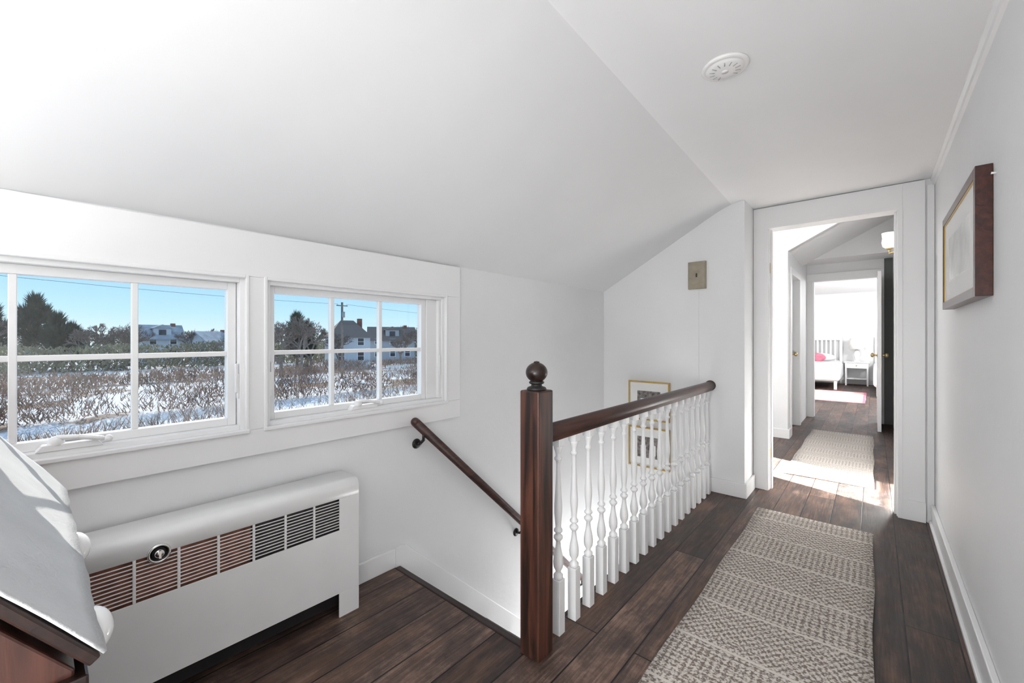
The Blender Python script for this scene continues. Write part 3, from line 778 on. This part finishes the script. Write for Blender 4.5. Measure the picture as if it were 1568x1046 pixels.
for i,(x,y,h,w,s) in enumerate([(-90,0.6,10.6,2.1,1),(-86,2.6,7.6,1.8,2),(-90,-3.4,8.5,3,3),(-62,24.9,7.8,1.3,4),(-64,27.2,6.6,1.2,5),(-86,4.0,6.0,1.6,6),(-78,54,6.0,2.5,8)]):
    evergreen('evergreen_tree' if i==0 else 'evergreen_tree.%03d'%i,x,y,h,w,s)

M_SIDE=simple('clapboard_white',(0.66,0.68,0.72),0.7,noise=0.04)
M_SIDEG=simple('shingle_grey',(0.46,0.46,0.48),0.8,noise=0.1)
M_ROOFG=simple('roof_snowy_grey',(0.40,0.42,0.46),0.9,noise=0.3,nscale=0.8)
M_ROOFB=simple('roof_shingle_brown',(0.22,0.17,0.15),0.9,noise=0.15)
M_WIND=simple('house_window_glass',(0.03,0.04,0.06),0.1)
M_BRICK=simple('chimney_brick',(0.25,0.11,0.08),0.9,noise=0.2)
def house(name,x,y,w,dp,hw,hr,mats,hip=False,rot=0,dormer=False):
    side,roof=mats
    b=MB(name)
    b.box(-dp/2,dp/2,-w/2,w/2,0,hw,side)
    e=0.4
    if hip:
        vs=[(-dp/2-e,-w/2-e,hw),(dp/2+e,-w/2-e,hw),(dp/2+e,w/2+e,hw),(-dp/2-e,w/2+e,hw),(0,-w/6,hw+hr),(0,w/6,hw+hr)]
        b.add(vs,[(0,1,4),(1,2,5,4),(2,3,5),(3,0,4,5),(0,3,2,1)],roof)
    else:
        b.prism([(-dp/2,hw),(dp/2,hw),(0,hw+hr-0.15)],'Y',-w/2,w/2,side)
        for sg in (-1,1):
            b.prism([(0,hw+hr),(sg*(dp/2+e),hw-e*hr/(dp/2)),(sg*(dp/2+e),hw-e*hr/(dp/2)-0.15),(0,hw+hr-0.18)],'Y',-w/2-e,w/2+e,roof)
    n=max(2,int(w/2.2))
    for fl in range(2):
        zz=0.9+fl*2.3
        if zz+0.8>hw: break
        for i in range(n):
            yy=-w/2+w*(i+0.5)/n
            h_=min(1.3,hw-zz-0.1)
            b.box(dp/2,dp/2+0.06,yy-0.55,yy+0.55,zz-0.08,zz+h_+0.08,M_WINP); b.box(dp/2+0.05,dp/2+0.08,yy-0.42,yy+0.42,zz,zz+h_,M_WIND)
            b.box(dp/2+0.07,dp/2+0.10,yy-0.42,yy+0.42,zz+h_/2-0.03,zz+h_/2+0.03,M_WINP)
    if dormer:
        b.box(0.2,dp/2*0.8,-1.2,1.2,hw,hw+hr*0.72,side); b.prism([(-1.5,hw+hr*0.70),(1.5,hw+hr*0.70),(0,hw+hr*1.02)],'X',0.0,dp/2*0.85,roof)
        b.box(dp/2*0.8,dp/2*0.8+0.05,-0.5,0.5,hw+0.3,hw+hr*0.6,M_WIND)
    b.box(-0.5,0.4,w*0.28,w*0.28+0.6,hw,hw+hr+0.3,M_BRICK)
    o=b.done(origin=False); o.location=(x,y,GZ); o.rotation_euler=(0,0,rot); return o
house('house',-96,15.2,5.5,6,4.4,2.2,(M_SIDE,M_ROOFG),dormer=True)
house('house.001',-92,22.2,6,6,3.6,1.9,(M_SIDE,M_ROOFG),rot=0.4)
house('house.002',-62,32.4,5.6,6,4.3,2.7,(M_SIDE,M_ROOFB),hip=True,rot=-0.3)
house('house.003',-70,45.5,8,6,4.2,2.2,(M_SIDEG,M_ROOFB),rot=-0.5,dormer=True)

b=MB('utility_pole')
px,py=-42.4,21.6
b.tube((px,py,GZ),(px,py,5.0),0.15,0.11,M_BARK,10); b.box(px-0.05,px+0.05,py-0.6,py+0.6,4.6,4.70,M_BARK)
for yy in (-0.5,0.5): b.tube((px,py+yy,4.70),(px,py+yy,4.85),0.05,0.04,M_CER,8)
b.tube((px+0.3,py,3.4),(px+0.3,py,4.0),0.16,0.16,M_GREYL,10)
def wire(a,c,sag):
    pts=[]
    for i in range(13):
        t=i/12; p=Vector(a).lerp(Vector(c),t); p.z-=sag*4*t*(1-t); pts.append(p)
    for q,w in zip(pts[:-1],pts[1:]): b.tube(q,w,0.015,0.015,M_BLACKM,4)
wire((px,py-0.5,4.8),(-40,-30,7.6),0.9); wire((px,py+0.5,4.8),(-44,80,4.9),0.9)
b.done()
def picket(name,x,y0,y1,h):
    b=MB(name); y=y0
    while y<y1:
        b.box(x-0.015,x+0.015,y,y+0.09,GZ,GZ+h,M_WINP); y+=0.2
    b.box(x-0.04,x-0.015,y0,y1,GZ+0.25,GZ+0.33,M_WINP); b.box(x-0.04,x-0.015,y0,y1,GZ+h-0.25,GZ+h-0.17,M_WINP); b.done(origin=False)
picket('picket_fence',-26,2.2,6.0,0.6)
picket('picket_fence.001',-41,26,44,1.2)

# ------------------------------------------------------------------ world & lights
w=bpy.data.worlds.new('World'); sc.world=w; w.use_nodes=True; nt=w.node_tree
bg=nt.nodes['Background']
tc=nt.nodes.new('ShaderNodeTexCoord'); sx=nt.nodes.new('ShaderNodeSeparateXYZ'); lk(nt,tc.outputs['Generated'],sx.inputs[0])
r_=nt.nodes.new('ShaderNodeValToRGB'); e=r_.color_ramp.elements
e[0].position=0.0; e[0].color=(0.72,0.87,0.95,1); e[1].position=1.0; e[1].color=(0.36,0.47,0.66,1)
k=e.new(0.05); k.color=(0.50,0.77,0.94,1); k=e.new(0.15); k.color=(0.26,0.58,0.92,1)
lk(nt,sx.outputs['Z'],r_.inputs['Fac']); lk(nt,r_.outputs[0],bg.inputs['Color']); bg.inputs['Strength'].default_value=1.25

s=bpy.data.lights.new('sun','SUN'); s.energy=5.0; s.angle=math.radians(0.5); s.color=(1,0.95,0.88)
so=bpy.data.objects.new('sun',s); COL.objects.link(so)
d=Vector((0.83,-0.28,-0.876*0.60)).normalized()
so.rotation_euler=d.to_track_quat('-Z','Y').to_euler(); so.location=(-20,8,15)
sp=bpy.data.lights.new('sun_boost_spot','SPOT'); sp.energy=300000; sp.spot_size=math.radians(12); sp.spot_blend=0.1; sp.shadow_soft_size=0.05; sp.color=(1,0.98,0.95)  # added spot along the sun direction, strengthens the beam through window_3
spo=bpy.data.objects.new('sun_boost_spot',sp); COL.objects.link(spo)
tgt=Vector((XW,4.97,1.25)); spo.location=tgt-d*11; spo.rotation_euler=d.to_track_quat('-Z','Y').to_euler()

def plight(name,loc,e,r=0.25,col=(1,1,1)):
    l=bpy.data.lights.new(name,'POINT'); l.energy=e; l.shadow_soft_size=r; l.color=col
    o=bpy.data.objects.new(name,l); o.location=loc; COL.objects.link(o)
plight('fill_hall',(-0.3,-1.0,0.75),96,0.3)  # added fill light behind the camera, no fixture there
plight('fill_landing',(-1.25,-1.6,1.6),34,0.3)  # added fill for the landing side, out of view, no fixture
plight('fill_stairwell',(-1.45,3.0,-1.0),20,0.15)  # added fill down in the stairwell, hidden by the floor edge
plight('fill_passage',(-1.35,4.7,2.4),32,0.2)  # added fill past the doorway, out of sight, separate from the sconce
plight('fill_bedroom',(1.2,11.0,2.0),210,0.3)  # added unseen fill to brighten the bedroom
plight('fill_bedroom_side',(-1.8,9.6,1.6),80,0.3)  # second added bedroom fill, unseen, no fixture modelled

# ------------------------------------------------------------------ camera
cam=bpy.data.cameras.new('camera'); co=bpy.data.objects.new('camera',cam); COL.objects.link(co)
co.location=(0,0,1.2); co.rotation_euler=(math.radians(90),0,math.atan2(554,640))
cam.lens=36*640/1568; cam.sensor_width=36; cam.shift_y=-0.003; cam.clip_start=0.02; cam.clip_end=2000
sc.camera=co
sc.view_settings.view_transform='Standard'
sc.view_settings.look='None'
